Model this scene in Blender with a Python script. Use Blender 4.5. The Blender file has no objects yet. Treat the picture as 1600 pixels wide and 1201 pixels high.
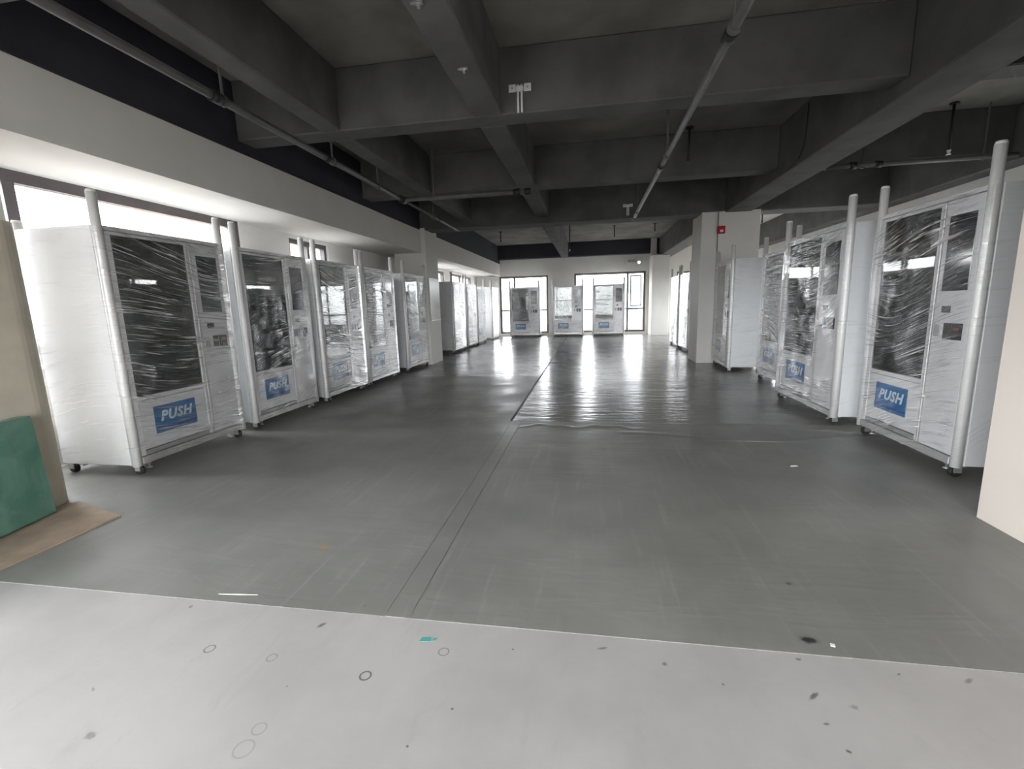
import bpy, bmesh, math, random
from mathutils import Vector, Matrix
random.seed(7)
S = bpy.context.scene
C = S.collection
PI = math.pi

# ------------------------------------------------------------------ camera
cam_d = bpy.data.cameras.new('camera')
cam = bpy.data.objects.new('camera', cam_d)
C.objects.link(cam)
cam_d.sensor_fit = 'HORIZONTAL'
cam_d.sensor_width = 36.0
cam_d.lens = 719.4 / 1600 * 36.0
cam_d.clip_start = 0.05
cam_d.clip_end = 500
_r = Vector((0.98614425, 0.1635665, -0.02766804))
_u = Vector((-9.67057269e-04, 0.172450785, 0.98501766))
_w = Vector((-0.16588726, 0.97134274, -0.17021953))
cam.matrix_world = Matrix(((_r.x, _u.x, -_w.x, 0.0),
                           (_r.y, _u.y, -_w.y, 0.0),
                           (_r.z, _u.z, -_w.z, 1.35),
                           (0, 0, 0, 1)))
S.camera = cam

# ------------------------------------------------------------------ world: bright overcast sky
world = bpy.data.worlds.new('overcast_sky')
S.world = world
world.use_nodes = True
wn = world.node_tree.nodes
wn.clear()
wo = wn.new('ShaderNodeOutputWorld')
wb = wn.new('ShaderNodeBackground')
wb.inputs['Strength'].default_value = 6.0
# overcast sky above the horizon, dimmer town and ground below it
wt = wn.new('ShaderNodeTexCoord')
wsep = wn.new('ShaderNodeSeparateXYZ')
wr = wn.new('ShaderNodeValToRGB')
wr.color_ramp.elements[0].position = .47
wr.color_ramp.elements[0].color = (.15, .145, .14, 1)
wr.color_ramp.elements[1].position = .53
wr.color_ramp.elements[1].color = (.97, .97, 1.0, 1)
wm_ = wn.new('ShaderNodeMath')
wm_.operation = 'MULTIPLY_ADD'
wm_.inputs[1].default_value = .5
wm_.inputs[2].default_value = .5
world.node_tree.links.new(wt.outputs['Generated'], wsep.inputs[0])
world.node_tree.links.new(wsep.outputs[2], wm_.inputs[0])
world.node_tree.links.new(wm_.outputs[0], wr.inputs[0])
world.node_tree.links.new(wr.outputs[0], wb.inputs['Color'])
world.node_tree.links.new(wb.outputs[0], wo.inputs[0])


def portal(loc, size_x, size_y, direction):
    """light portal in a window opening: guides the sky light into the room"""
    l = bpy.data.lights.new('window_portal', 'AREA')
    l.shape = 'RECTANGLE'
    l.size = size_x
    l.size_y = size_y
    l.cycles.is_portal = True
    o = bpy.data.objects.new('window_portal', l)
    C.objects.link(o)
    o.location = loc
    o.rotation_euler = Vector(direction).to_track_quat('-Z', 'Y').to_euler()
    return o


S.view_settings.view_transform = 'Standard'
S.view_settings.look = 'None'
S.view_settings.gamma = 1.0
S.view_settings.use_curve_mapping = False
S.view_settings.exposure = 1.82
S.cycles.max_bounces = 10
S.cycles.diffuse_bounces = 6
S.cycles.glossy_bounces = 4
S.cycles.transmission_bounces = 4
S.cycles.transparent_max_bounces = 16
S.cycles.sample_clamp_indirect = 8
S.cycles.caustics_reflective = False
S.cycles.caustics_refractive = False
S.cycles.use_denoising = True

# ------------------------------------------------------------------ materials
MATS = {}


class NT:
    def __init__(self, name):
        self.m = bpy.data.materials.new(name)
        self.m.use_nodes = True
        self.t = self.m.node_tree
        self.t.nodes.clear()
        self.out = self.t.nodes.new('ShaderNodeOutputMaterial')
        MATS[name] = self.m

    def n(self, typ, **kw):
        nd = self.t.nodes.new('ShaderNode' + typ)
        for k, v in kw.items():
            if k in ('operation', 'blend_type', 'data_type', 'noise_dimensions', 'feature', 'wave_type', 'bands_direction', 'interpolation_type', 'distribution', 'use_clamp'):
                setattr(nd, k, v)
        return nd

    def l(self, a, b):
        self.t.links.new(a, b)

    def math(self, op, a, b=None, c=None, clamp=False):
        nd = self.n('Math', operation=op)
        nd.use_clamp = clamp
        for i, v in enumerate((a, b, c)):
            if v is None:
                continue
            if isinstance(v, (int, float)):
                nd.inputs[i].default_value = v
            else:
                self.l(v, nd.inputs[i])
        return nd.outputs[0]

    def vmul(self, v, s):
        nd = self.n('VectorMath', operation='MULTIPLY')
        self.l(v, nd.inputs[0])
        nd.inputs[1].default_value = s
        return nd.outputs[0]

    def noise(self, vec, scale, detail=3, rough=.55, distort=0):
        nd = self.n('TexNoise')
        self.l(vec, nd.inputs['Vector'])
        nd.inputs['Scale'].default_value = scale
        nd.inputs['Detail'].default_value = detail
        nd.inputs['Roughness'].default_value = rough
        nd.inputs['Distortion'].default_value = distort
        return nd.outputs['Fac']

    def ramp(self, fac, lo, hi, a=0.0, b=1.0):
        nd = self.n('MapRange', interpolation_type='SMOOTHSTEP')
        self.l(fac, nd.inputs['Value'])
        nd.inputs['From Min'].default_value = lo
        nd.inputs['From Max'].default_value = hi
        nd.inputs['To Min'].default_value = a
        nd.inputs['To Max'].default_value = b
        return nd.outputs['Result']

    def mixc(self, fac, a, b):
        nd = self.n('Mix', data_type='RGBA')
        for i, v in ((0, fac), (6, a), (7, b)):
            if isinstance(v, (int, float)):
                nd.inputs[i].default_value = v
            elif isinstance(v, tuple):
                nd.inputs[i].default_value = (*v, 1)
            else:
                self.l(v, nd.inputs[i])
        return nd.outputs[2]

    def mixs(self, fac, a, b):
        nd = self.n('MixShader')
        if isinstance(fac, (int, float)):
            nd.inputs[0].default_value = fac
        else:
            self.l(fac, nd.inputs[0])
        self.l(a, nd.inputs[1])
        self.l(b, nd.inputs[2])
        return nd.outputs[0]

    def bump(self, h, strength, dist=.01):
        nd = self.n('Bump')
        nd.inputs['Strength'].default_value = strength
        nd.inputs['Distance'].default_value = dist
        self.l(h, nd.inputs['Height'])
        return nd.outputs[0]

    def schlick(self, f0, normal=None):
        """two-sided reflectance of a thin sheet"""
        lw = self.n('LayerWeight')
        lw.inputs['Blend'].default_value = .5
        if normal is not None:
            self.l(normal, lw.inputs['Normal'])
        p5 = self.math('POWER', lw.outputs['Facing'], 5.0)
        return self.math('MULTIPLY_ADD', p5, 1 - f0, f0, clamp=True)

    def pos(self):
        return self.n('NewGeometry').outputs['Position']

    def obj(self):
        return self.n('TexCoord').outputs['Object']


def plain(name, col, rough=.5, metal=0.0, var=.12, scale=6.0, bump=0.0, bscale=60, spec=.5, space='obj'):
    N = NT(name)
    p = N.n('BsdfPrincipled')
    v = N.obj() if space == 'obj' else N.pos()
    f = N.noise(v, scale, 4)
    dk = tuple(c * (1 - var) for c in col)
    lt = tuple(min(1, c * (1 + var)) for c in col)
    N.l(N.mixc(N.ramp(f, .3, .7), dk, lt), p.inputs['Base Color'])
    p.inputs['Roughness'].default_value = rough
    p.inputs['Metallic'].default_value = metal
    p.inputs['Specular IOR Level'].default_value = spec
    if bump:
        N.l(N.bump(N.noise(v, bscale, 4), bump, .004), p.inputs['Normal'])
    N.l(p.outputs[0], N.out.inputs[0])
    return N.m


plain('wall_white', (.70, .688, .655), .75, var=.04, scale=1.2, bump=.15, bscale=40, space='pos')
plain('wall_cream', (.66, .60, .54), .75, var=.03, scale=1.0, bump=.15, bscale=40, space='pos')
plain('wall_bright', (.72, .71, .69), .75, var=.03, scale=1.0, space='pos')
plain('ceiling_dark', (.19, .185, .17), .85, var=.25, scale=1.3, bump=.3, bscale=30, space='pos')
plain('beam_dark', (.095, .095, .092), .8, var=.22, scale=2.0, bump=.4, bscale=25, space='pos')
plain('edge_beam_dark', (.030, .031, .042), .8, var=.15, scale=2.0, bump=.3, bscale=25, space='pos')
plain('frame_brown', (.085, .074, .075), .45, var=.08)
plain('frame_grey', (.12, .115, .105), .45, var=.08)
plain('machine_white', (.74, .75, .76), .32, var=.02, scale=2)
plain('post_white', (.78, .775, .76), .38, var=.03, scale=3)
plain('panel_white', (.72, .715, .73), .35, var=.02, scale=2)
plain('kick_grey', (.36, .355, .35), .4, metal=.3, var=.05)
plain('flap_grey', (.68, .68, .69), .4, var=.03, scale=3)
plain('trim_aluminium', (.62, .61, .60), .35, metal=.5, var=.05)
plain('liner_dark', (.055, .062, .060), .45, var=.15, scale=3)
plain('shelf_steel', (.10, .105, .10), .4, metal=.3, var=.1)
plain('seal_black', (.02, .02, .02), .5)
plain('device_black', (.012, .011, .014), .35)
plain('device_red', (.30, .03, .05), .4)
plain('device_grey', (.38, .38, .38), .4)
plain('caster_steel', (.62, .61, .60), .3, metal=.8)
plain('wheel_black', (.018, .018, .018), .55)
plain('pipe_grey', (.10, .10, .098), .5, var=.15)
plain('pipe_black', (.012, .012, .013), .5)
plain('white_plastic', (.75, .75, .74), .45)
plain('alarm_red', (.42, .015, .03), .35)
plain('sign_blue', (.022, .13, .32), .35, var=.12, scale=9)
plain('sign_blue_dark', (.010, .06, .19), .35)
plain('sign_white', (.62, .74, .82), .4)
plain('guard_cream', (.50, .46, .37), .6, var=.08, scale=4, bump=.15, bscale=8)
plain('cardboard', (.40, .31, .235), .85, var=.14, scale=5, bump=.2, bscale=40)
plain('seam_dark', (.05, .05, .048), .6, var=.3, scale=4)
plain('tape_green', (.10, .36, .33), .5)
plain('chip_white', (.8, .8, .78), .6)
plain('chip_dark', (.03, .03, .03), .7)
plain('facade_peach', (.72, .50, .36), .8, var=.05)
plain('facade_pale', (.62, .64, .66), .8, var=.05)
plain('facade_window', (.20, .22, .25), .2)
plain('notice_film', (.60, .60, .57), .25, var=.06, bump=.3, bscale=9)


def glass(name, tint, gl):
    N = NT(name)
    t = N.n('BsdfTransparent')
    t.inputs[0].default_value = (*tint, 1)
    g = N.n('BsdfGlossy')
    g.inputs['Roughness'].default_value = .02
    f = N.schlick(.04 + gl)
    N.l(N.mixs(f, t.outputs[0], g.outputs[0]), N.out.inputs[0])


glass('window_glass', (.95, .96, .96), .0)
glass('door_glass', (.58, .63, .60), .05)

N = NT('screen_glass')
p = N.n('BsdfPrincipled')
p.inputs['Base Color'].default_value = (.02, .024, .032, 1)
p.inputs['Roughness'].default_value = .08
p.inputs['Specular IOR Level'].default_value = .8
N.l(p.outputs[0], N.out.inputs[0])


def wrap_material(name, glossy, haze, slant, seed, a0, a1):
    """layered stretch film: mostly clear, streaky wrinkles that catch the light"""
    N = NT(name)
    uv = N.n('TexCoord').outputs['UV']
    oi = N.n('ObjectInfo')
    at = N.n('Attribute')
    at.attribute_name = 'slack'                              # loose over the front, taut over the sides
    slack = at.outputs['Fac']
    add = N.n('VectorMath', operation='ADD')
    N.l(uv, add.inputs[0])
    cmb = N.n('CombineXYZ')
    N.l(N.math('MULTIPLY', oi.outputs['Random'], 37.0), cmb.inputs[0])
    N.l(N.math('MULTIPLY', oi.outputs['Random'], 91.0), cmb.inputs[1])
    cmb.inputs[2].default_value = seed
    N.l(cmb.outputs[0], add.inputs[1])
    base = add.outputs[0]
    sep = N.n('SeparateXYZ')
    N.l(base, sep.inputs[0])
    U, V = sep.outputs[0], sep.outputs[1]
    # slow warp so that the folds fan out and slant
    w0 = N.math('SUBTRACT', N.noise(N.vmul(base, (.9, 1.0, 1)), 1.0, 0), .5)
    w1 = N.math('SUBTRACT', N.noise(base, 5.0, 2), .5)
    vv = N.math('ADD', V, N.math('MULTIPLY', w0, .55))
    vv = N.math('ADD', vv, N.math('MULTIPLY', w1, .012))
    vv = N.math('ADD', vv, N.math('MULTIPLY', U, slant))

    def streaks(fu, fv, z, detail):
        c = N.n('CombineXYZ')
        N.l(N.math('MULTIPLY', U, fu), c.inputs[0])
        N.l(N.math('MULTIPLY', vv, fv), c.inputs[1])
        c.inputs[2].default_value = z
        return N.noise(c.outputs[0], 1.0, detail, .6)
    broad = streaks(1.6, 16.0, seed, 2)
    folds = streaks(2.4, 62.0, seed + 3, 2)
    fine = streaks(6.0, 150.0, seed + 7, 1)
    area = N.ramp(N.noise(base, 1.7, 2), a0, a1)             # where the film is crumpled
    area = N.math('MULTIPLY', area, slack)
    h = N.math('ADD', N.math('MULTIPLY', broad, .8), N.math('ADD', N.math('MULTIPLY', folds, .45), N.math('MULTIPLY', fine, .10)))
    hh = N.math('MULTIPLY', h, N.math('MULTIPLY_ADD', area, .95, .05))
    nrm = N.bump(hh, 1.0, .034)
    line = N.ramp(folds, .53, .64)
    line = N.math('MAXIMUM', line, N.ramp(fine, .62, .74, 0, .6))
    line = N.math('MULTIPLY', line, N.ramp(broad, .40, .60, .15, 1))
    streak = N.math('MULTIPLY', line, N.math('MULTIPLY_ADD', area, .95, .04))
    g = N.n('BsdfGlossy')
    g.inputs['Color'].default_value = (.97, .97, .97, 1)
    g.inputs['Roughness'].default_value = .10
    N.l(nrm, g.inputs['Normal'])
    d = N.n('BsdfTranslucent')
    d.inputs[0].default_value = (.9, .9, .9, 1)
    d2 = N.n('BsdfDiffuse')
    d2.inputs[0].default_value = (.9, .9, .9, 1)
    N.l(nrm, d2.inputs['Normal'])
    hz = N.mixs(.65, d.outputs[0], d2.outputs[0])
    t = N.n('BsdfTransparent')
    t.inputs[0].default_value = (.975, .978, .978, 1)
    gf = N.math('ADD', N.math('MULTIPLY', N.schlick(.04, nrm), .8), N.math('MULTIPLY_ADD', area, glossy * .35, .0))
    gf = N.math('ADD', gf, N.math('MULTIPLY', streak, glossy), clamp=True)
    hf = N.math('MULTIPLY_ADD', streak, haze, .015, clamp=True)
    s1 = N.mixs(hf, t.outputs[0], hz)
    N.l(N.mixs(gf, s1, g.outputs[0]), N.out.inputs[0])


wrap_material('wrap_heavy', .40, .95, .06, 1.7, .16, .46)
wrap_material('wrap_light', .30, .80, -.22, 5.3, .36, .62)

N = NT('lamp_lit')
em = N.n('Emission')
em.inputs[0].default_value = (1, .97, .92, 1)
em.inputs[1].default_value = 1.5
N.l(em.outputs[0], N.out.inputs[0])

# green plastic-wrapped pack
N = NT('pack_green')
p = N.n('BsdfPrincipled')
o = N.obj()
f = N.noise(o, 3.0, 4, .6, 1.5)
N.l(N.mixc(N.ramp(f, .3, .75), (.085, .205, .155), (.15, .29, .23)), p.inputs['Base Color'])
p.inputs['Roughness'].default_value = .22
N.l(N.bump(N.noise(N.vmul(o, (1, 2.2, 1.2)), 3, 2, .5, .4), .35, .03), p.inputs['Normal'])
N.l(p.outputs[0], N.out.inputs[0])


def floor_marks(N, rings, spots):
    """stains and scuffs at fixed places of the floor"""
    pos = N.pos()
    acc = None
    for (x, y, r, w, k) in rings:
        d = N.n('VectorMath', operation='DISTANCE')
        N.l(pos, d.inputs[0])
        d.inputs[1].default_value = (x, y, 0)
        a = N.math('ABSOLUTE', N.math('SUBTRACT', d.outputs['Value'], r))
        m = N.math('MULTIPLY', N.ramp(a, 0, w, 1, 0), k)
        acc = m if acc is None else N.math('MAXIMUM', acc, m)
    for (x, y, r, k, sx, sy) in spots:
        sub = N.n('VectorMath', operation='SUBTRACT')
        N.l(pos, sub.inputs[0])
        sub.inputs[1].default_value = (x, y, 0)
        ln = N.n('VectorMath', operation='LENGTH')
        rot = N.n('VectorRotate')
        N.l(sub.outputs[0], rot.inputs['Vector'])
        rot.inputs['Angle'].default_value = sy
        N.l(N.vmul(rot.outputs[0], (1, sx, 1)), ln.inputs[0])
        wob = N.math('MULTIPLY_ADD', N.noise(pos, 60, 2), r * 1.2, ln.outputs['Value'])
        m = N.math('MULTIPLY', N.ramp(wob, r * .9, r * 1.7, 1, 0), k)
        acc = m if acc is None else N.math('MAXIMUM', acc, m)
    return acc


# pale floor in the foreground
N = NT('floor_pale')
p = N.n('BsdfPrincipled')
pos = N.pos()
f = N.noise(pos, 1.6, 5, .6)
col = N.mixc(N.ramp(f, .3, .7), (.37, .36, .348), (.44, .43, .418))
sm = N.ramp(N.noise(N.vmul(pos, (3.2, 1.0, 1)), 2.6, 6, .7, .6), .55, .78, 0, .45)
col = N.mixc(sm, col, (.33, .31, .30))
scr = N.noise(N.vmul(pos, (14, 1.1, 1)), 4.0, 4, .6, .4)
col = N.mixc(N.ramp(scr, .68, .78, 0, .30), col, (.36, .35, .34))
mk = floor_marks(N,
                 [(-1.53, 1.44, .020, .0045, .85), (-1.24, 1.43, .019, .004, .55), (-.825, 1.395, .020, .006, .95),
                  (-.57, 1.55, .020, .004, .7), (-1.07, 1.14, .022, .004, .35), (-1.07, 1.07, .03, .005, .3)],
                 [(-1.84, 1.67, .012, .6, 1, 0), (-1.15, 1.63, .012, .8, .5, .6), (-.46, 1.3, .006, .9, 1, 0), (-.56, 1.15, .006, .9, 1, 0),
                  (.77, 1.32, .010, .95, 1.4, .4), (.76, 1.52, .030, .8, 3.0, -.7), (.78, 1.69, .012, .7, 1.5, 0),
                  (.05, 1.65, .025, .7, 3.5, -.3), (.28, 1.6, .012, .7, 1, 0), (.47, 1.53, .006, .8, 1, 0), (.75, 1.41, .014, .8, 2.2, -.2),
                  (1.32, 1.66, .025, .6, 2.5, -.6), (1.1, 1.66, .012, .7, 2.4, -.6), (-1.61, 1.04, .025, .5, 1.4, .4),
                  (-1.8, 1.2, .016, .5, 3, .6), (-1.09, 1.31, .006, .6, 1, 0), (.87, 1.49, .018, .4, 1.6, -.2), (-.30, 1.60, .006, .8, 1, 0)])
col = N.mixc(mk, col, (.07, .065, .06))
N.l(col, p.inputs['Base Color'])
p.inputs['Roughness'].default_value = .42
N.l(N.bump(N.noise(pos, 14, 3), .05, .01), p.inputs['Normal'])
N.l(p.outputs[0], N.out.inputs[0])


def sheet_material(name, tone, rlo, rhi, wav):
    N = NT(name)
    p = N.n('BsdfPrincipled')
    pos = N.pos()
    f = N.noise(pos, .8, 5, .6)
    a = tuple(c * tone for c in (.19, .191, .178))
    b = tuple(c * tone for c in (.25, .25, .234))
    col = N.mixc(N.ramp(f, .3, .7), a, b)
    st = N.noise(N.vmul(pos, (9, .55, 1)), 2.0, 5, .65)          # dusty drag marks along the room
    col = N.mixc(N.ramp(st, .52, .78, 0, .38), col, (.36, .36, .345))
    st2 = N.noise(N.vmul(pos, (1.6, 1.1, 1)), 1.1, 3, .6)
    col = N.mixc(N.ramp(st2, .50, .75, 0, .35), col, (.15, .148, .142))
    mk = floor_marks(N, [], [(.86, 1.79, .022, .95, 1.6, -.4), (.94, 2.19, .02, .6, 1.3, 0), (-1.02, 1.775, .008, .9, 1, 0)])
    col = N.mixc(mk, col, (.015, .014, .013))
    mk2 = floor_marks(N, [], [(-1.51, 2.24, .035, .6, 1, 0), (-1.49, 2.20, .018, .6, 1, 0)])
    col = N.mixc(mk2, col, (.35, .20, .09))
    N.l(col, p.inputs['Base Color'])
    rg = N.ramp(N.noise(pos, 1.5, 4, .6), .3, .7, rlo, rhi)
    N.l(rg, p.inputs['Roughness'])
    p.inputs['Specular IOR Level'].default_value = .30
    w = N.noise(N.vmul(pos, (.8, 3.2, 1)), 2.2, 3, .55, .5)
    w2 = N.noise(pos, 9, 3)
    N.l(N.bump(N.math('ADD', w, N.math('MULTIPLY', w2, .1)), wav, .025), p.inputs['Normal'])
    N.l(p.outputs[0], N.out.inputs[0])


sheet_material('sheet_near', 1.0, .29, .44, .16)
sheet_material('sheet_far', 1.0, .19, .262, .5)
sheet_material('sheet_tape', 1.0, .29, .42, .16)


# ------------------------------------------------------------------ mesh builder
class MB:
    def __init__(self):
        self.v, self.f, self.mi, self.uv = [], [], [], {}

    def box(self, x0, x1, y0, y1, z0, z1, m=0, bevel=0):
        i = len(self.v)
        self.v += [(x0, y0, z0), (x1, y0, z0), (x1, y1, z0), (x0, y1, z0), (x0, y0, z1), (x1, y0, z1), (x1, y1, z1), (x0, y1, z1)]
        for q in ((3, 2, 1, 0), (4, 5, 6, 7), (0, 1, 5, 4), (1, 2, 6, 5), (2, 3, 7, 6), (3, 0, 4, 7)):
            self.f.append(tuple(i + k for k in q))
            self.mi.append(m)
        return self

    def prism(self, pts, z0, z1, m=0):
        """pts counter-clockwise"""
        i = len(self.v)
        n = len(pts)
        self.v += [(x, y, z0) for x, y in pts] + [(x, y, z1) for x, y in pts]
        for k in range(n):
            j = (k + 1) % n
            self.f.append((i + k, i + j, i + n + j, i + n + k))
            self.mi.append(m)
        self.f.append(tuple(i + n - 1 - k for k in range(n)))
        self.f.append(tuple(i + n + k for k in range(n)))
        self.mi += [m, m]
        return self

    def tube(self, p0, p1, r, n=12, r1=None, m=0, caps=True):
        p0, p1 = Vector(p0), Vector(p1)
        r1 = r if r1 is None else r1
        d = (p1 - p0).normalized()
        a = d.orthogonal().normalized()
        b = d.cross(a)
        i = len(self.v)
        for P, R in ((p0, r), (p1, r1)):
            for k in range(n):
                t = 2 * PI * k / n
                self.v.append(tuple(P + a * (R * math.cos(t)) + b * (R * math.sin(t))))
        for k in range(n):
            j = (k + 1) % n
            self.f.append((i + k, i + j, i + n + j, i + n + k))
            self.mi.append(m)
        if caps:
            self.f.append(tuple(i + n - 1 - k for k in range(n)))
            self.f.append(tuple(i + n + k for k in range(n)))
            self.mi += [m, m]
        return self

    def path(self, pts, r, n=8, m=0):
        for a, b in zip(pts, pts[1:]):
            self.tube(a, b, r, n, m=m)
        return self

    def mesh(self, name, mats, smooth=False, bevel=0):
        me = bpy.data.meshes.new(name)
        me.from_pydata(self.v, [], self.f)
        for mm in (mats if isinstance(mats, (list, tuple)) else [mats]):
            me.materials.append(MATS[mm])
        me.polygons.foreach_set('material_index', self.mi)
        if bevel:
            bm = bmesh.new()
            bm.from_mesh(me)
            bmesh.ops.bevel(bm, geom=list(bm.edges), offset=bevel, segments=1, affect='EDGES', profile=.5)
            bm.to_mesh(me)
            bm.free()
        if smooth:
            me.polygons.foreach_set('use_smooth', [len(p.vertices) == 4 for p in me.polygons])
        me.update()
        return me

    def build(self, name, mats, parent=None, smooth=False, bevel=0):
        o = bpy.data.objects.new(name, self.mesh(name, mats, smooth, bevel))
        C.objects.link(o)
        if parent is not None:
            o.parent = parent
        return o


def tag(o, label=None, cat=None, group=None, kind=None):
    if label:
        o['label'] = label
    if cat:
        o['category'] = cat
    if group:
        o['group'] = group
    if kind:
        o['kind'] = kind
    return o


def empty(name, loc=(0, 0, 0), rz=0):
    o = bpy.data.objects.new(name, None)
    C.objects.link(o)
    o.location = loc
    o.rotation_euler = (0, 0, rz)
    o.empty_display_size = .1
    return o


def struct(o):
    o['kind'] = 'structure'
    return o


# ------------------------------------------------------------------ the shell
XL, XR, YN, YF = -4.78, 6.0, -3.6, 20.0      # exterior wall planes
SOF, BEAM, MAIN, SLAB = 2.58, 3.20, 3.08, 3.80
FX = -3.80                                    # left bulkhead face

# floor: pale screed with laid grey sheets
floor = struct(MB().box(XL - .3, XR + .3, YN - .3, YF + .3, -.25, 0.0).build('floor', 'floor_pale'))


def sheet(name, x0, x1, y0, y1, mat, nx, ny, hfun):
    mb = MB()
    for j in range(ny + 1):
        for i in range(nx + 1):
            x = x0 + (x1 - x0) * i / nx
            y = y0 + (y1 - y0) * j / ny
            mb.v.append((x, y, .003 + hfun(x, y)))
    for j in range(ny):
        for i in range(nx):
            a = j * (nx + 1) + i
            mb.f.append((a, a + 1, a + nx + 2, a + nx + 1))
            mb.mi.append(0)
    # skirts down to the screed
    b = len(mb.v)
    ring = [i for i in range(nx + 1)] + [j * (nx + 1) + nx for j in range(1, ny + 1)] + [ny * (nx + 1) + i for i in range(nx - 1, -1, -1)] + [j * (nx + 1) for j in range(ny - 1, 0, -1)]
    for k in ring:
        mb.v.append((mb.v[k][0], mb.v[k][1], 0.0))
    c = len(mb.v)
    for k in ring:
        mb.v.append(mb.v[k])
    for k in range(len(ring)):
        j = (k + 1) % len(ring)
        mb.f.append((c + k, b + k, b + j, c + j))
        mb.mi.append(0)
    return mb.build(name, mat, floor, smooth=True)


def ridge(x, y):
    """wrinkles lifted in the film about five metres away"""
    c = 4.99 + .045 * math.sin(x * 9.3) + .03 * math.sin(x * 21 + 1)
    h = .011 * math.exp(-((y - c) / .030) ** 2) * max(0, math.sin(x * 2.1 + 1.9)) ** .5 if -.75 < x < 3.2 and math.sin(x * 2.1 + 1.9) > 0 else 0
    c2 = 4.68 + .10 * math.sin(x * 2.7 + .4)
    if .3 < x < 2.9:
        h += .005 * math.exp(-((y - c2) / .05) ** 2)
    return h


sheet('floor_sheet', XL, -.925, 5.2, 8.6, 'sheet_near', 8, 10, lambda x, y: 0)
sheet('floor_sheet', XL, -.90, 1.72, 5.2, 'sheet_near', 8, 10, lambda x, y: 0)
sheet('floor_sheet', XL, -.925, 8.6, YF, 'sheet_far', 8, 10, lambda x, y: 0)
sheet('floor_sheet', -.78, XR, 1.72, 4.55, 'sheet_near', 8, 8, lambda x, y: 0)
sheet('floor_sheet', -.78, 3.3, 4.55, 5.2, 'sheet_near', 110, 44, ridge)
sheet('floor_sheet', 3.3, XR, 4.55, 5.2, 'sheet_near', 4, 2, lambda x, y: 0)
sheet('floor_sheet', -.895, XR, 5.2, 10.55, 'sheet_far', 8, 10, lambda x, y: 0)
sheet('floor_sheet', -.895, XR, 10.57, YF, 'sheet_far', 8, 10, lambda x, y: 0)
sheet('floor_seam', -.896, -.785, 1.72, 5.2, 'sheet_tape', 3, 30, lambda x, y: .001)
sheet('floor_seam', -.925, -.895, 5.2, 20.0, 'seam_dark', 2, 40, lambda x, y: -.001)  # dark strip paints in the shadow line of the overlapping sheet edge
sheet('floor_seam', -.895, XR, 10.55, 10.57, 'seam_dark', 4, 1, lambda x, y: -.001)

# ceiling slab with its beams
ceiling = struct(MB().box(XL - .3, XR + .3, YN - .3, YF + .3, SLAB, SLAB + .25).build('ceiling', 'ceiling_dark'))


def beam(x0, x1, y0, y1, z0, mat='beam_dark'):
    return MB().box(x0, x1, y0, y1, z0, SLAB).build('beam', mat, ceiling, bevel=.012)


# main beams on the pillar lines, secondary beams between
XB0, XB1 = 2.72, 3.22
ym = [(1.95, 2.4), (10.42, 10.95)]
for y0, y1 in ym:
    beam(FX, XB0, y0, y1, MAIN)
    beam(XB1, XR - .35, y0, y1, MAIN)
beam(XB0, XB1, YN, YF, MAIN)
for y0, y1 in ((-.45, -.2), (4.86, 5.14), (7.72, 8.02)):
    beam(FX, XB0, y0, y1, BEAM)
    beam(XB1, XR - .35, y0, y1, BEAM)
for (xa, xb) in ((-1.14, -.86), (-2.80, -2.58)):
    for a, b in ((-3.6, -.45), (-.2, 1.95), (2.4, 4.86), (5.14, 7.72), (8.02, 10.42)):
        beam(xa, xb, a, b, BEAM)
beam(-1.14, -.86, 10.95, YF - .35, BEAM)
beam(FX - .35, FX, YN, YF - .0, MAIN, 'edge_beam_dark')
beam(XR - .35, XR, YN, YF, MAIN)
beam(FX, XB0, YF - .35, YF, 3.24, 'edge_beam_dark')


def wall_with_holes(name, axis, plane, thick, u0, u1, z0, z1, holes, mat):
    """vertical wall on axis x or y with rectangular openings (ua, ub, za, zb); thick goes outwards"""
    mb = MB()

    def put(ua, ub, za, zb):
        if ub - ua < 1e-4 or zb - za < 1e-4:
            return
        a, b = sorted((plane, plane + thick))
        if axis == 'x':
            mb.box(a, b, ua, ub, za, zb)
        else:
            mb.box(ua, ub, a, b, za, zb)
    cur = u0
    for (ua, ub, za, zb) in sorted(holes):
        put(cur, ua, z0, z1)
        put(ua, ub, z0, za)
        put(ua, ub, zb, z1)
        cur = ub
    put(cur, u1, z0, z1)
    return struct(mb.build(name, mat))


WIN_N = [0]


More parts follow.
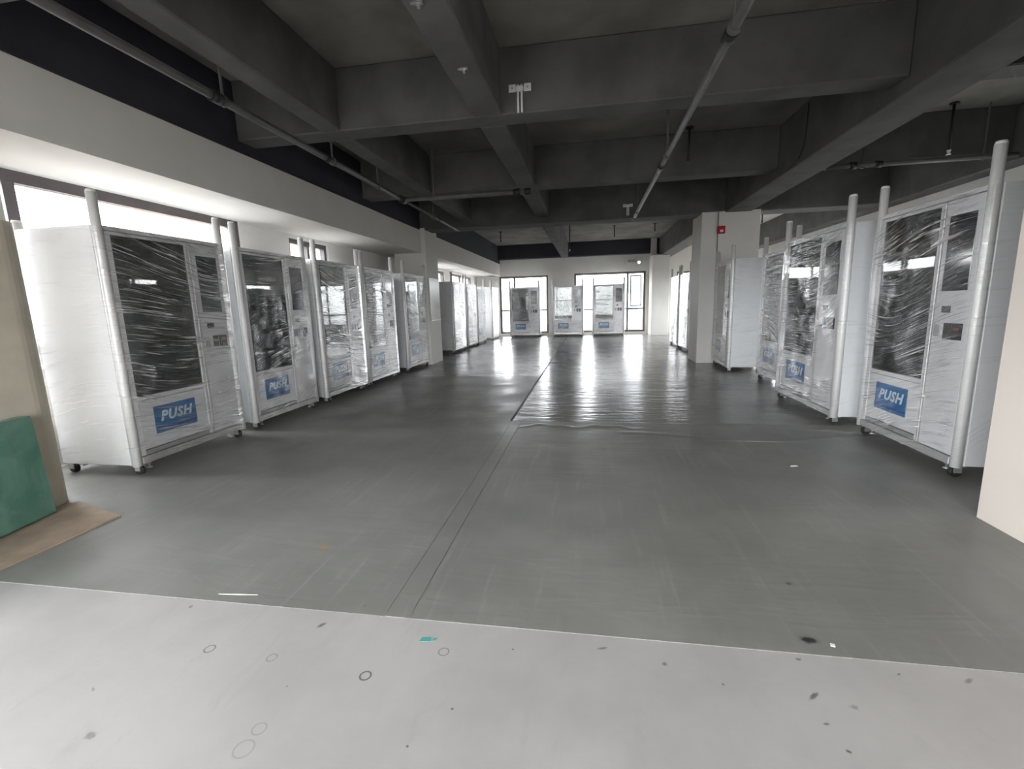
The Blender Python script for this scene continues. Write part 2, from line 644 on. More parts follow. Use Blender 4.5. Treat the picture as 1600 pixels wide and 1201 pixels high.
def window(axis, plane, inward, ua, ub, za, zb, mull=(), rails=(), fw=.07, mat='frame_brown', depth=.09, light=True):
    """framed window filling an opening; inward = +1/-1 along the axis"""
    WIN_N[0] += 1
    e = struct(empty('window_%d' % WIN_N[0]))

    def bx(name, a, b, c, d, dep, off, m):
        lo, hi = sorted((plane + inward * off, plane + inward * (off - dep)))
        mb = MB()
        if axis == 'x':
            mb.box(lo, hi, a, b, c, d)
        else:
            mb.box(a, b, lo, hi, c, d)
        return mb.build(name, m, e)
    bx('frame_head', ua, ub, zb - fw, zb, depth, 0, mat)
    bx('frame_sill', ua, ub, za, za + fw, depth, 0, mat)
    bx('frame_jamb', ua, ua + fw, za + fw, zb - fw, depth, 0, mat)
    bx('frame_jamb', ub - fw, ub, za + fw, zb - fw, depth, 0, mat)
    us = [ua + fw]
    for m in mull:
        bx('mullion', m - fw * .45, m + fw * .45, za + fw, zb - fw, depth * .85, -.005, mat)
        us += [m - fw * .45, m + fw * .45]
    us.append(ub - fw)
    for k in range(0, len(us), 2):
        a, b = us[k], us[k + 1]
        zs = [za + fw]
        for rz in rails:
            bx('transom', a, b, rz - .035, rz + .035, depth * .8, -.008, mat)
            zs += [rz - .035, rz + .035]
        zs.append(zb - fw)
        for q in range(0, len(zs), 2):
            bx('pane', a, b, zs[q], zs[q + 1], .008, -.04, 'window_glass')
    if light:
        off = plane + inward * (-.16)
        uc, zc = (ua + ub) / 2, (za + zb) / 2
        if axis == 'x':
            portal((off, uc, zc), ub - ua, zb - za, (inward, 0, 0)) if False else portal((off, uc, zc), zb - za, ub - ua, (inward, 0, 0))
        else:
            portal((uc, off, zc), ub - ua, zb - za, (0, inward, 0))
    return e


# left exterior wall and its windows
LH = [(-3.4, -1.1, .3, 2.5), (-.8, 1.5, .3, 2.5), (2.76, 5.92, .3, SOF), (7.02, 8.16, .9, 2.52), (13.0, 15.2, .7, 2.5), (15.8, 18.8, .7, 2.5)]
wall_with_holes('wall_left', 'x', XL, -.22, YN - .3, YF + .3, 0, SLAB, LH, 'wall_bright')
window('x', XL - .04, 1, *LH[0], mull=(-2.2,), rails=(1.1,))
window('x', XL - .04, 1, *LH[1], mull=(.35,), rails=(1.1,))
window('x', XL + .0, 1, *LH[2], mull=(3.33,), rails=(1.1,), fw=.10)
window('x', XL - .04, 1, *LH[3], mull=(7.60,), rails=(1.1,), fw=.075)
window('x', XL - .04, 1, *LH[4], mull=(14.1,), rails=(1.1,))
window('x', XL - .04, 1, *LH[5], mull=(17.3,), rails=(1.1,))
# bulkhead over the window alcoves
bk = MB()
bk.box(FX - .18, FX, YN, 10.42, SOF, MAIN).box(FX - .18, FX, 11.25, YF, SOF, MAIN)
bk.box(XL, FX - .18, YN, 10.42, SOF, SOF + .08).box(XL, FX - .18, 11.25, YF, SOF, SOF + .08)
struct(bk.build('trim_1', 'wall_white'))

# far wall and windows
FH = [(-3.86, -1.74, .10, 2.56), (-.64, 2.28, .10, 2.58)]
wall_with_holes('wall_far', 'y', YF, .25, XL - .2, XR + .2, 0, SLAB, FH + [(3.5, 5.5, .6, 2.5)], 'wall_white')
window('y', YF + .08, -1, *FH[0], mull=(-3.20,), rails=(1.10,), fw=.09, mat='frame_grey')
fw2 = window('y', YF + .08, -1, *FH[1], mull=(1.56,), rails=(1.06,), fw=.09, mat='frame_grey')
MB().box(1.66, 1.71, YF + .04, YF + .09, 1.16, 2.42).box(2.07, 2.12, YF + .04, YF + .09, 1.16, 2.42).box(1.71, 2.07, YF + .04, YF + .09, 1.16, 1.21).box(1.71, 2.07, YF + .04, YF + .09, 2.37, 2.42).build('casement_sash', 'frame_grey', fw2)
window('y', YF + .08, -1, 3.5, 5.5, .6, 2.5, mull=(4.5,), rails=(1.1,), fw=.07, mat='frame_grey')

# right exterior wall
RH = [(3.8, 6.4, .7, 2.1), (7.0, 9.6, .7, 2.1), (12.0, 14.6, .7, 2.5), (15.2, 18.6, .7, 2.5)]  # first two are unseen windows, added behind the machines to light the right aisle
wall_with_holes('wall_right', 'x', XR, .25, YN - .3, YF + .3, 0, SLAB, RH, 'wall_white')
for h in RH:
    window('x', XR + .04, -1, *h, mull=((h[0] + h[1]) / 2,), rails=(1.1,))
# wall behind the photographer
BH = [(-4.5, -1.3, .2, 2.9), (-1.1, 2.1, .2, 2.9)]
wall_with_holes('wall_back', 'y', YN, -.25, XL - .2, XR + .2, 0, SLAB, BH, 'wall_bright')
for h in BH:
    window('y', YN - .04, 1, *h, mull=((h[0] + h[1]) / 2,), rails=(1.6,))
# cream partition on the near right
struct(MB().box(2.32, 2.50, YN, 3.04, 0, SLAB).build('wall_partition', 'wall_cream'))
# pillars
struct(MB().box(-4.45, -3.69, 10.40, 11.25, 0, MAIN + .04).build('pillar_left', 'wall_white', bevel=.01))
struct(MB().box(XL, -3.92, 1.72, 2.68, 0, SOF).build('pillar_left', 'wall_bright', bevel=.01))
struct(MB().box(2.27, 3.40, 10.40, 11.25, 0, MAIN + .03).build('pillar_right', 'wall_white', bevel=.01))
struct(MB().box(2.40, 3.05, 19.0, YF, 0, MAIN + .02).build('pillar_right', 'wall_white', bevel=.01))
struct(MB().box(2.40, 2.62, 19.55, YF, MAIN, SLAB).build('trim_2', 'wall_white'))
struct(MB().box(XB1, XR - .35, 10.95, YF, SLAB - .02, SLAB - .001).build('ceiling_lit_plate', 'wall_white'))  # added pale plate: window light on the dark slab put into its colour
struct(MB().box(-4.25, -3.98, 19.5, YF, SOF, SLAB).build('trim_3', 'wall_white'))

# ------------------------------------------------------------------ vending machines
HW, HD = .64, .41            # half width and half depth over the posts
ZB, ZT, ZP = .10, 2.05, 2.31  # underside, top, post top
PR = .035


def text_mesh(body, size, depth):
    cu = bpy.data.curves.new('lettering', 'FONT')
    cu.body = body
    cu.size = size
    cu.extrude = depth
    cu.shear = .25
    cu.align_x = 'CENTER'
    cu.align_y = 'CENTER'
    cu.space_character = 1.12
    cu.offset = .004
    cu.resolution_u = 2
    ob = bpy.data.objects.new('lettering', cu)
    C.objects.link(ob)
    dg = bpy.context.evaluated_depsgraph_get()
    me = bpy.data.meshes.new_from_object(ob.evaluated_get(dg))
    bpy.data.objects.remove(ob)
    bpy.data.curves.remove(cu)
    return me


def make_wrap_mesh():
    """film drawn round the four posts, a little slack between them"""
    rr = PR + .006
    cx, cy = HW - PR, HD - PR
    path = []
    for (sx, sy, a0) in ((1, -1, -90), (1, 1, 0), (-1, 1, 90), (-1, -1, 180)):
        for k in range(5):
            t = math.radians(a0 + 90 * k / 4)
            path.append((sx * cx + rr * math.cos(t), sy * cy + rr * math.sin(t)))
    # subdivide the long straight runs
    pts = []
    n = len(path)
    for k in range(n):
        a, b = Vector(path[k]), Vector(path[(k + 1) % n])
        L = (b - a).length
        m = max(1, int(L / .07))
        for q in range(m):
            t = q / m
            P = a.lerp(b, t)
            pts.append((P.x, P.y, L > .3, t))
    mb = MB()
    nz = 34
    z0, z1 = ZB - .005, ZT - .012
    us = [0]
    for k in range(len(pts)):
        a, b = pts[k], pts[(k + 1) % len(pts)]
        us.append(us[-1] + math.hypot(a[0] - b[0], a[1] - b[1]))
    rnd = random.Random(3)
    ph = [rnd.uniform(0, 6.28) for _ in range(8)]
    for j in range(nz + 1):
        z = z0 + (z1 - z0) * j / nz
        for k, (x, y, lng, t) in enumerate(pts):
            s = 1.0
            if lng:
                sag = 4 * t * (1 - t)
                wob = .5 + .5 * math.sin(z * 9 + us[k] * 3 + ph[0]) * math.sin(z * 23 + us[k] * 1.3 + ph[1])
                d = -.004 * sag * (0.4 + wob)
            else:
                d = 0
            # inward normal of the rounded rectangle
            if abs(abs(y) - HD) < .03:
                y2, x2 = y + math.copysign(d, y), x
                if d < 0:
                    y2 = y - math.copysign(-d, y)
            else:
                x2, y2 = x - math.copysign(-d, x), y
            mb.v.append((x2, y2, z))
    n = len(pts)
    uvs = []
    for j in range(nz):
        for k in range(n):
            k2 = (k + 1) % n
            mb.f.append((j * n + k, j * n + k2, (j + 1) * n + k2, (j + 1) * n + k))
            mb.mi.append(0)
            za = z0 + (z1 - z0) * j / nz
            zb = z0 + (z1 - z0) * (j + 1) / nz
            uvs += [(us[k], za), (us[k + 1], za), (us[k + 1], zb), (us[k], zb)]
    me = mb.mesh('stretch_wrap', 'wrap_heavy', smooth=True)
    ul = me.uv_layers.new(name='UVMap')
    for i, w in enumerate(uvs):
        ul.data[i].uv = w
    sa = me.attributes.new('slack', 'FLOAT', 'POINT')
    for i, v in enumerate(me.vertices):
        sa.data[i].value = 1.0 if v.co.y < -HD + .02 and abs(v.co.x) < HW - .04 else .12
    return me


def make_machine():
    root = empty('vending_machine')
    F = -HD + .018                 # front skin plane
    # cabinet shell: hollow behind the glass
    mb = MB()
    t = .03
    x0, x1, y0, y1 = -HW + .008, HW - .008, F + .05, HD - .008
    mb.box(x0, x0 + t, y0, y1, ZB, ZT)
    mb.box(x1 - t, x1, y0, y1, ZB, ZT)
    mb.box(x0 + t, x1 - t, y1 - t, y1, ZB, ZT)
    mb.box(x0 + t, x1 - t, y0, y1 - t, ZT - t, ZT)
    mb.box(x0 + t, x1 - t, y0, y1 - t, ZB, ZB + t)
    mb.box(.215, .235, y0, y1 - t, ZB + t, ZT - t)
    cab = mb.build('cabinet', 'machine_white', root, bevel=.004)
    # dark liner and shelves
    lx0, lx1, ly0, ly1, lz0, lz1 = x0 + t + .002, .213, y0 + .01, y1 - t - .002, .58, ZT - t - .002
    ln = MB()
    ln.box(lx0, lx1, ly1 - .01, ly1, lz0, lz1).box(lx0, lx0 + .01, ly0, ly1 - .01, lz0, lz1).box(lx1 - .01, lx1, ly0, ly1 - .01, lz0, lz1)
    ln.box(lx0 + .01, lx1 - .01, ly0, ly1 - .01, lz0, lz0 + .01).box(lx0 + .01, lx1 - .01, ly0, ly1 - .01, lz1 - .01, lz1)
    ln.build('liner', 'liner_dark', cab)
    for k in range(4):
        z = .86 + .29 * k
        s = MB().box(lx0 + .012, lx1 - .012, ly0 + .10, ly1 - .012, z, z + .012)
        s.box(lx0 + .012, lx1 - .012, ly0 + .085, ly0 + .10, z - .01, z + .045)
        s.build('shelf', 'shelf_steel', cab)
    # corner posts, tops slightly domed
    for sx in (-1, 1):
        for sy in (-1, 1):
            px, py = sx * (HW - PR), sy * (HD - PR)
            zt = ZP if sy < 0 else ZT + .07
            pm = MB().tube((px, py, ZB - .012), (px, py, zt - .02), PR, 18).tube((px, py, zt - .02), (px, py, zt), PR, 18, r1=PR * .82)
            pm.build('corner_post', 'post_white', root, smooth=True)
    # front: plinth rail, head rail
    MB().box(-HW + PR * 1.9, HW - PR * 1.9, F - .012, F + .05, ZB - .005, ZB + .055).build('base_rail', 'trim_aluminium', root, bevel=.004)
    MB().box(-HW + PR * 1.9, HW - PR * 1.9, F - .005, F + .05, ZT - .035, ZT).build('head_rail', 'panel_white', root, bevel=.004)
    # glazed door
    gx0, gx1, gz0, gz1 = -.575, .195, ZB + .06, ZT - .04
    px0, px1, pz0, pz1 = -.525, .165, .665, ZT - .065
    d = MB()
    d.box(gx0, px0, F, F + .045, gz0, gz1).box(px1, gx1, F, F + .045, gz0, gz1)
    d.box(px0, px1, F, F + .045, pz1, gz1).box(px0, px1, F, F + .045, .63, pz0)
    door = d.build('glass_door', 'panel_white', root, bevel=.003)
    MB().box(px0 + .001, px1 - .001, F + .012, F + .02, pz0 + .001, pz1 - .001).build('glass_pane', 'door_glass', door)
    sl = MB()
    sl.box(px0 + .001, px0 + .022, F + .021, F + .04, pz0, pz1).box(px1 - .022, px1 - .001, F + .021, F + .04, pz0, pz1)
    sl.box(px0 + .022, px1 - .022, F + .021, F + .04, pz0, pz0 + .02).box(px0 + .022, px1 - .022, F + .021, F + .04, pz1 - .02, pz1)
    sl.build('door_seal', 'seal_black', door)
    MB().box(gx1 + .002, gx1 + .022, F - .006, F + .04, gz0, gz1).build('door_edge', 'trim_aluminium', root, bevel=.003)
    MB().box(px0 + .001, px1 - .001, F + .003, F + .04, gz0, gz0 + .038).build('kick_strip', 'kick_grey', root, bevel=.003)
    # lower flap with the sign
    fl = MB().box(px0 + .003, px1 - .003, F + .006, F + .035, gz0 + .045, .625).build('delivery_flap', 'flap_grey', root, bevel=.004)
    sg = MB().box(-.40, .03, F + .0005, F + .0055, .315, .555).box(-.40, .03, F - .0005, F + .0005, .34, .362, m=2)
    sme = sg.mesh('push_sign', ['sign_blue', 'sign_white', 'sign_blue_dark'])
    tm = text_mesh('PUSH', .125, .0008)
    bm = bmesh.new()
    bm.from_mesh(sme)
    k0 = len(bm.faces)
    tm.transform(Matrix.Translation((-.185, F - .0008, .455)) @ Matrix.Rotation(PI / 2, 4, 'X'))
    bm.from_mesh(tm)
    bm.faces.ensure_lookup_table()
    for fc in bm.faces[k0:]:
        fc.material_index = 1
    bm.to_mesh(sme)
    bm.free()
    so = bpy.data.objects.new('push_sign', sme)
    C.objects.link(so)
    so.parent = fl
    so['label'] = 'blue PUSH sign'
    # control panel
    cx0, cx1 = .222, HW - PR * 2.05
    cp = MB().box(cx0, cx1, F, F + .045, gz0, gz1).build('control_panel', 'panel_white', root, bevel=.004)
    MB().box(.272, .520, F - .004, F + .001, 1.36, 1.90).build('touch_screen', 'screen_glass', cp, bevel=.002)
    MB().box(.300, .385, F - .006, F + .001, 1.20, 1.25).build('coin_slot', 'device_black', cp, bevel=.002)
    MB().box(.245, .310, F - .008, F + .001, 1.02, 1.11).build('coin_return', 'device_grey', cp, bevel=.003)
    cr = MB().box(.350, .415, F - .012, F + .001, 1.005, 1.125)
    cr.box(.360, .405, F - .018, F - .012, 1.05, 1.09)
    cr.build('card_reader', 'device_black', cp, bevel=.003)
    ba = MB().box(.432, .520, F - .012, F + .001, 1.005, 1.125).box(.445, .507, F - .02, F - .012, 1.02, 1.05, m=0).box(.452, .500, F - .014, F - .012, 1.075, 1.095, m=1)
    ba.build('bill_acceptor', ['device_black', 'device_red'], cp)
    # casters and levelling feet
    for sx in (-1, 1):
        for sy in (-1, 1):
            px, py = sx * (HW - .075), sy * (HD - .07)
            fk = MB().box(px - .04, px + .04, py - .04, py + .04, ZB - .016, ZB)
            fk.box(px - .026, px - .020, py - .03, py + .022, .035, ZB - .016).box(px + .020, px + .026, py - .03, py + .022, .035, ZB - .016)
            fk = fk.build('caster', 'caster_steel', root)
            MB().tube((px - .017, py - .008, .0375), (px + .017, py - .008, .0375), .0375, 16).build('wheel', 'wheel_black', fk, smooth=True)
            qx = sx * (HW - .165)
            ft = MB().tube((qx, py, .045), (qx, py, ZB), .009, 10).tube((qx, py, .033), (qx, py, .045), .026, 12, r1=.014).tube((qx, py, .070), (qx, py, .080), .018, 6)
            ft.build('levelling_foot', 'caster_steel', root, smooth=True)
    w = bpy.data.objects.new('stretch_wrap', make_wrap_mesh())
    C.objects.link(w)
    w.parent = root
    w['label'] = 'crinkled clear stretch film'
    return root


proto = make_machine()
CHILD = {}
for ob in list(C.objects):
    if ob.parent is not None:
        CHILD.setdefault(ob.parent.name, []).append(ob)


def copy_tree(src, parent=None):
    c = src.copy()
    C.objects.link(c)
    if parent is not None:
        c.parent = parent
    for ch in CHILD.get(src.name, []):
        copy_tree(ch, c)
    return c


LX = -3.75 - HD + .01
SPOTS = [
    # x, y, rotation deg, wrap, label, group
    (LX, 3.76, 90, 'h', 'nearest vending machine of the left row, smothered in crinkled film, pale side facing us', 'left row'),
    (LX - .02, 5.21, 90, 'l', 'second vending machine of the left row, blue PUSH sign clearly readable, dark clear glass', 'left row'),
    (LX, 6.66, 90, 'h', 'third vending machine of the left row, blurred blue sign under bright film streaks', 'left row'),
    (LX, 8.00, 90, 'h', 'fourth vending machine of the left row, just before the gap', 'left row'),
    (LX, 9.78, 90, 'h', 'fifth vending machine of the left row, right beside the white pillar', 'left row'),
    (-3.82 - HD, 13.46, 90, 'h', 'film-wrapped vending machine just past the left pillar, plain grey side towards us', 'left rear row'),
    (-3.82 - HD, 14.98, 90, 'h', 'second film-wrapped vending machine beyond the left pillar', 'left rear row'),
    (-3.82 - HD, 16.36, 90, 'h', 'third film-wrapped vending machine beyond the left pillar', 'left rear row'),
    (-3.72 - HD, 18.36, 90, 'h', 'film-wrapped vending machine in the far left corner beside the far window', 'left rear row'),
    (-2.66, 19.2 + HD, 0, 'l', 'leftmost of the three vending machines facing us before the far windows', 'far row'),
    (-.88, 19.2 + HD, 0, 'l', 'middle of the three vending machines facing us before the far windows', 'far row'),
    (.76, 19.2 + HD, 0, 'l', 'rightmost of the three vending machines facing us before the far windows', 'far row'),
    (2.62 + HD - .01, 4.31, -90, 'l', 'nearest vending machine of the right row, beside the cream wall, film streaks over its glass', 'right row'),
    (2.50 + HD, 5.95, -90.5, 'l', 'second vending machine of the right row, clear green-grey glass and a readable blue PUSH sign', 'right row'),
    (2.80 + HD, 7.74, -90, 'h', 'third vending machine of the right row, set back and half hidden', 'right row'),
    (2.53 + HD, 9.65, -93.0, 'h', 'vending machine standing against the right pillar below the red alarm box', 'right row'),
    (2.50 + HD, 13.15, -90, 'h', 'nearer of two silvery wrapped vending machines behind the right pillar', 'right rear row'),
    (2.50 + HD, 14.62, -90, 'h', 'farther of two silvery wrapped vending machines behind the right pillar', 'right rear row'),
]
WIDE = {13: 1.24, 15: 1.07}        # two broader cabinets in the right row
WRAP_L = None
for i, (x, y, a, wk, label, grp) in enumerate(SPOTS):
    o = proto if i == 0 else copy_tree(proto)
    o.location = (x, y, .003)
    o.rotation_euler = (0, 0, math.radians(a))
    o.scale = (WIDE.get(i, 1.0), 1, 1)
    tag(o, label, 'vending machine', 'film-wrapped vending machines')
bpy.context.view_layer.update()
roots = [o for o in C.objects if o.name.startswith('vending_machine')]
for o, sp in zip(sorted(roots, key=lambda q: q.name), SPOTS):
    if sp[3] == 'l':
        for ch in o.children:
            if ch.name.startswith('stretch_wrap'):
                if WRAP_L is None:
                    WRAP_L = ch.data.copy()
                    WRAP_L.materials[0] = MATS['wrap_light']
                ch.data = WRAP_L

# ------------------------------------------------------------------ near left corner
# cream padding bent round the pillar corner, two metres tall
arc = [(-3.96 + .16 * math.cos(t), 2.54 + .16 * math.sin(t)) for t in [k * PI / 2 / 8 for k in range(9)]]
pts = [(-3.915, 1.78), (-3.80, 1.78)] + arc + [(-4.30, 2.70), (-4.30, 2.685), (-3.915, 2.685)]
g = MB().prism(pts, .0, 1.99).build('corner_padding', 'guard_cream', smooth=False)
tag(g, 'cream rounded padding around the pillar corner behind the green pack', 'padding')

pack = MB().box(-.10, 0, -1.2, 0, 0, .69)
po = pack.build('wrapped_pack', 'pack_green', bevel=.012)
po.location = (-3.64, 2.44, .024)
po.rotation_euler = (0, math.radians(-3), math.radians(12))
tag(po, 'green pack in clear plastic leaning against the cream padding', 'package')

cb = MB().prism([(-3.785, 1.0), (-3.16, 1.0), (-3.15, 2.46), (-3.52, 2.56), (-3.72, 2.62), (-3.785, 2.40)], .0, .012).build('cardboard_sheet', 'cardboard')
cb.location.z = .004
tag(cb, 'flat brown cardboard sheet on the floor under the green pack', 'cardboard')

# ------------------------------------------------------------------ pipes under the ceiling


def pipe(name, runs, label, hang=(), fit=(), mat='pipe_grey'):
    e = empty(name, runs[0][0])
    e0 = Vector(runs[0][0])
    for a, b, r in runs:
        MB().tube(Vector(a) - e0, Vector(b) - e0, r, 12).build('pipe_run', mat, e, smooth=True)
    for (x, y, z, top) in hang:
        m = MB().tube(Vector((x, y, z)) - e0, Vector((x, y, top)) - e0, .012, 8)
        m.tube(Vector((x, y - .015, z)) - e0, Vector((x, y + .015, z)) - e0, .045, 12)
        m.build('hanger', mat, e)
    for (a, b, r) in fit:
        MB().tube(Vector(a) - e0, Vector(b) - e0, r, 14).build('coupling', 'pipe_black', e, smooth=True)
    return tag(e, label, 'pipe')


PX, PZ = -2.86, 3.0
pipe('sprinkler_pipe', [((PX, -3.4, PZ), (PX, 7.12, PZ), .034), ((PX, 7.12, PZ), (PX, 10.3, PZ), .022)],
     'long grey sprinkler pipe running beside the left window bulkhead',
     hang=[(PX, 3.55, PZ, SLAB), (PX, 5.15, PZ, SLAB), (PX, 6.3, PZ, SLAB), (PX, 8.6, PZ, SLAB)],
     fit=[((PX, 3.42, PZ), (PX, 3.52, PZ), .046), ((PX, 5.0, PZ), (PX, 5.06, PZ), .042), ((PX, 7.05, PZ), (PX, 7.22, PZ), .055), ((PX, 8.9, PZ), (PX, 8.97, PZ), .032)])
pipe('branch_pipe', [((-2.80, 7.14, PZ), (-.90, 7.16, PZ), .036)],
     'short grey cross pipe joining the left pipe to the middle beam',
     hang=[(-.98, 7.16, PZ, BEAM), (-2.35, 7.15, PZ, SLAB)],
     fit=[((-1.12, 7.16, PZ), (-1.02, 7.16, PZ), .05), ((-.95, 7.16, PZ), (-.86, 7.16, PZ), .05)])
RX = .88
pipe('sprinkler_pipe', [((RX, -3.4, PZ), (RX, 10.0, PZ), .032)],
     'long dark pipe hanging right of the middle beam',
     hang=[(RX, 3.36, PZ, SLAB), (RX, 5.9, PZ, SLAB), (RX, 9.3, PZ, SLAB)],
     fit=[((RX, 3.40, PZ), (RX, 3.50, PZ), .045), ((RX, 6.35, PZ), (RX, 7.4, PZ), .030), ((RX, 6.3, PZ), (RX, 6.4, PZ), .042), ((RX, 9.85, PZ), (RX, 10.05, PZ), .038)])
pipe('sprinkler_pipe', [((3.3, 7.55, 3.13), (5.6, 7.55, 3.13), .034)],
     'grey cross pipe high above the right row of machines',
     hang=[(3.75, 7.55, 3.13, SLAB), (5.2, 7.55, 3.13, SLAB)],
     fit=[((3.58, 7.55, 3.13), (3.66, 7.55, 3.13), .05), ((3.9, 7.55, 3.13), (3.98, 7.55, 3.13), .046)])


def sprinkler(x, y, top, bot, label, tip='pipe_black'):
    e = empty('fire_sprinkler', (x, y, top))
    MB().tube((0, 0, bot - top + .05), (0, 0, 0), .016, 8).build('drop_pipe', 'pipe_black', e, smooth=True)
    MB().tube((0, 0, -.02), (0, 0, 0), .055, 12).build('ceiling_plate', 'pipe_black', e)
    m = MB().tube((0, 0, bot - top), (0, 0, bot - top + .05), .012, 8, r1=.024).tube((0, 0, bot - top - .006), (0, 0, bot - top), .028, 10)
    m.build('nozzle', tip, e)
    return tag(e, label, 'sprinkler', 'ceiling sprinkler drops')


sprinkler(1.42, 7.5, SLAB, 3.36, 'dark sprinkler drop right of the hanging right pipe')
sprinkler(4.72, 7.45, SLAB, 3.17, 'sprinkler drop with white tip above the nearest right machines', 'white_plastic')
sprinkler(-2.98, 16.0, SLAB, 3.47, 'small dark sprinkler drop in the far bay near the left corner')
sprinkler(-2.9, 14.2, SLAB, 3.62, 'short dark sprinkler stub in the far bay, left side, nearer one')
sprinkler(-.62, 15.2, SLAB, 2.98, 'long thin drop just right of the far middle beam', 'white_plastic')
sprinkler(.80, 16.0, SLAB, 3.45, 'dark sprinkler drop in the far bay between the middle beam and right pillar')
sprinkler(2.07, 16.0, SLAB, 3.56, 'short dark sprinkler drop close to the far right pillar')
sprinkler(-1.35, 13.2, SLAB, 3.66, 'short pale stub just left of the far middle beam', 'white_plastic')
sprinkler(4.15, 12.6, SLAB, 3.15, 'dark sprinkler drop behind the right row, beyond the pillar')


def bracket(x, y, z, s, label):
    """two small punched plates with two rods hanging between them"""
    e = empty('lamp_bracket', (x, y, z))
    for k in (-1, 1):
        m = MB().box(k * .075 * s - .035 * s, k * .075 * s + .035 * s, -.012, 0, -.03 * s, .04 * s)
        m.build('plate', 'white_plastic', e, bevel=.003)
        MB().tube((k * .075 * s, -.014, .006), (k * .075 * s, -.011, .006), .010 * s, 10).build('screw', 'device_grey', e)
        MB().tube((k * .018 * s, -.02, -.22 * s), (k * .018 * s, -.02, .03 * s), .011 * s, 8).build('rod', 'white_plastic', e, smooth=True)
    MB().box(-.035 * s, .035 * s, -.03, -.005, -.03 * s, .015 * s).build('clamp', 'white_plastic', e)
    return tag(e, label, 'bracket')


bracket(-.67, 4.86, 3.42, 1.0, 'white twin-rod bracket on the nearest cross beam, beside the middle beam')
bracket(.79, 10.42, 3.33, .9, 'small white bracket on the deep dark beam between the pillars')
for (x, y, lab) in ((-1.04, 3.06, 'small metal clip under the middle beam, nearest to us'), (-.98, 3.9, 'small metal clip under the middle beam, second one')):
    m = MB().box(-.03, .03, -.015, .015, -.012, 0).tube((0, 0, -.035), (0, 0, -.01), .012, 8).box(-.05, -.03, -.008, .008, -.008, 0)
    o = m.build('beam_clip', 'caster_steel')
    o.location = (x, y, BEAM)
    tag(o, lab, 'clip', 'clips under the middle beam')

# cable drooping down the right main beam
cm = MB().path([(2.705, 6.81, 3.74), (2.705, 6.82, 3.5), (2.705, 6.86, 3.25), (2.705, 7.0, 3.14), (2.705, 7.41, 3.09)], .007, 6)
tag(cm.build('cable', 'pipe_black'), 'thin black cable drooping down the side of the right main beam', 'cable')

# fire alarm on the right pillar
fa = empty('fire_alarm', (2.65, 10.40, 2.74))
MB().box(-.075, .075, -.05, 0, -.075, .075).build('housing', 'alarm_red', fa, bevel=.008)
MB().box(-.03, .035, -.058, -.05, -.045, .0).build('strobe_lens', 'white_plastic', fa, bevel=.004)
MB().tube((-.06, -.012, .075), (-.06, -.012, .36), .008, 8).tube((-.06, -.012, -.60), (-.06, -.012, -.075), .008, 8).build('conduit', 'pipe_grey', fa)
tag(fa, 'red fire alarm box with pale strobe on the right white pillar', 'fire alarm')

# notice in a clear sleeve on the left pillar
nb = empty('notice_sleeve', (-3.683, 10.83, 1.05))
MB().box(0, .012, -.36, .36, 0, .97).build('sheet', 'notice_film', nb, bevel=.003)
MB().box(.012, .02, -.37, .37, -.02, .0).build('bottom_clip', 'trim_aluminium', nb)
tag(nb, 'pale translucent sheet fixed to the left white pillar', 'notice')

# twin-spot emergency light on the far wall
el = empty('emergency_light', (1.72, YF, 2.98))
MB().box(-.16, .16, -.07, 0, -.05, .06).build('housing', 'device_grey', el, bevel=.008)
for k in (-1, 1):
    h = MB().tube((k * .26, -.05, -.05), (k * .26, -.15, -.07), .055, 14, r1=.065).tube((k * .16, -.04, 0), (k * .26, -.06, -.03), .015, 8)
    h.build('spot', 'device_grey', el)
    MB().tube((k * .26, -.151, -.0702), (k * .26, -.156, -.0712), .055, 14).build('lens', 'lamp_lit' if k > 0 else 'white_plastic', el)
tag(el, 'twin-spot emergency light high on the far wall above the right window', 'emergency light')

# ------------------------------------------------------------------ bits lying on the floor


def bit(name, pts, z0, h, mat, label, cat, grp=None):
    cx = sum(p[0] for p in pts) / len(pts)
    cy = sum(p[1] for p in pts) / len(pts)
    o = MB().prism([(x - cx, y - cy) for x, y in pts], 0, h).build(name, mat)
    o.location = (cx, cy, z0)
    return tag(o, label, cat, grp)


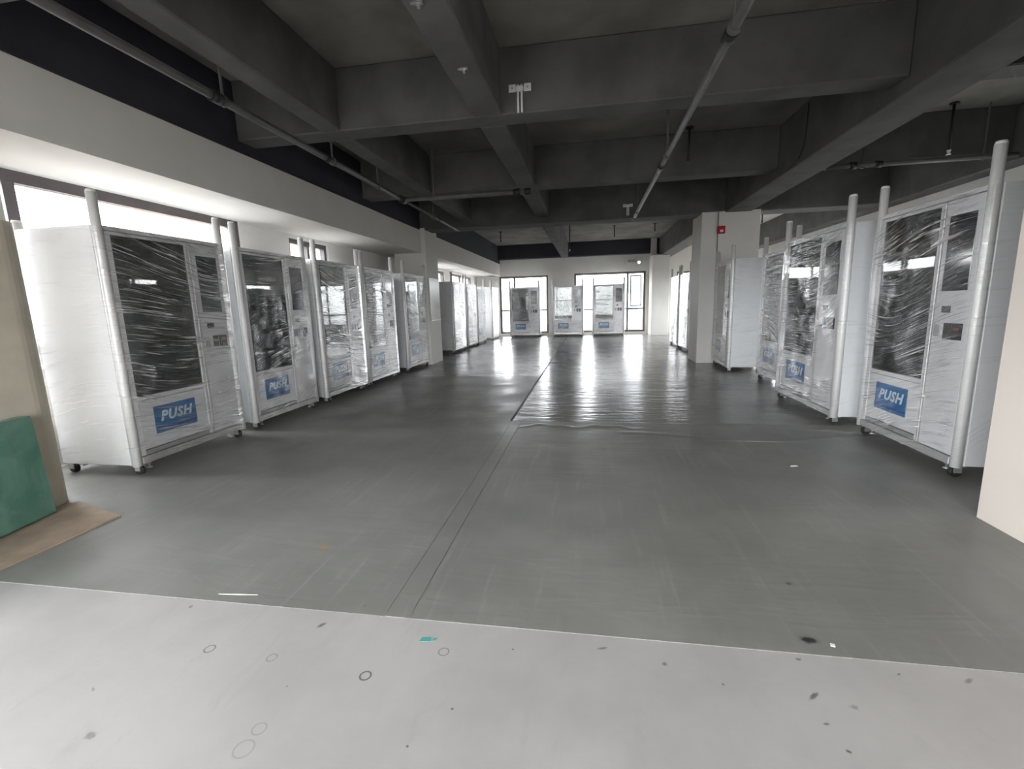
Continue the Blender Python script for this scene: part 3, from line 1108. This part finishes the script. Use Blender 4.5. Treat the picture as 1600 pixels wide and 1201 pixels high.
bit('tape_scrap', [(-.690, 1.592), (-.640, 1.598), (-.648, 1.622), (-.684, 1.616)], 0, .001, 'tape_green', 'scrap of green tape on the pale floor near the grey edge, larger piece', 'tape')
bit('tape_scrap', [(-.637, 1.602), (-.624, 1.604), (-.618, 1.620), (-.632, 1.618)], 0, .001, 'tape_green', 'tiny scrap of green tape right beside the larger green scrap', 'tape')
bit('film_strip', [(-1.78, 1.768), (-1.68, 1.774), (-1.58, 1.786), (-1.68, 1.781)], .003, .002, 'chip_white', 'thin white film strip on the grey floor near the left edge line', 'scrap')
bit('paper_scrap', [(1.60, 3.865), (1.66, 3.875), (1.65, 3.90), (1.61, 3.885)], .003, .004, 'chip_white', 'white paper scrap on the grey floor before the right row', 'scrap')
bit('dirt_clod', [(.83, 1.79), (.85, 1.775), (.885, 1.785), (.88, 1.80), (.85, 1.805)], .003, .006, 'chip_dark', 'dark clod of dirt on the grey floor near the right edge line', 'debris')
bit('paper_scrap', [(.93, 1.775), (.945, 1.77), (.95, 1.785), (.935, 1.79)], .003, .003, 'chip_white', 'white speck beside the dark clod on the grey floor', 'scrap')

# ------------------------------------------------------------------ outside


def building(x0, x1, y0, y1, z0, z1, mat, face, cols, rows, label):
    e = empty('apartment_building', ((x0 + x1) / 2, (y0 + y1) / 2, z0))
    ox, oy = (x0 + x1) / 2, (y0 + y1) / 2
    MB().box(x0 - ox, x1 - ox, y0 - oy, y1 - oy, 0, z1 - z0).build('facade', mat, e)
    MB().box(x0 - ox - .3, x1 - ox + .3, y0 - oy - .3, y1 - oy + .3, z1 - z0, z1 - z0 + .5).build('parapet', mat, e)
    wm = None
    for c in range(cols):
        for r in range(rows):
            if face == 'x':
                u = y0 - oy + (y1 - y0) * (c + .5) / cols
            else:
                u = x0 - ox + (x1 - x0) * (c + .5) / cols
            z = 1.5 + r * 3.0
            if wm is None:
                mb = MB()
                if face == 'x':
                    mb.box(0, .08, -.6, .6, 0, 1.4)
                else:
                    mb.box(-.6, .6, -.08, 0, 0, 1.4)
                wm = mb.mesh('window', 'facade_window')
            w = bpy.data.objects.new('window', wm)
            C.objects.link(w)
            w.parent = e
            w.location = (x1 - ox, u, z) if face == 'x' else (u, y0 - oy, z)
    return tag(e, label, 'building')


building(-46, -34, 40, 56, -14, 13, 'facade_peach', 'x', 4, 8, 'peach apartment block seen through the wide left window')
building(1, 16, 62, 76, -14, 9.5, 'facade_pale', 'y', 5, 7, 'pale apartment block seen through the far right window')
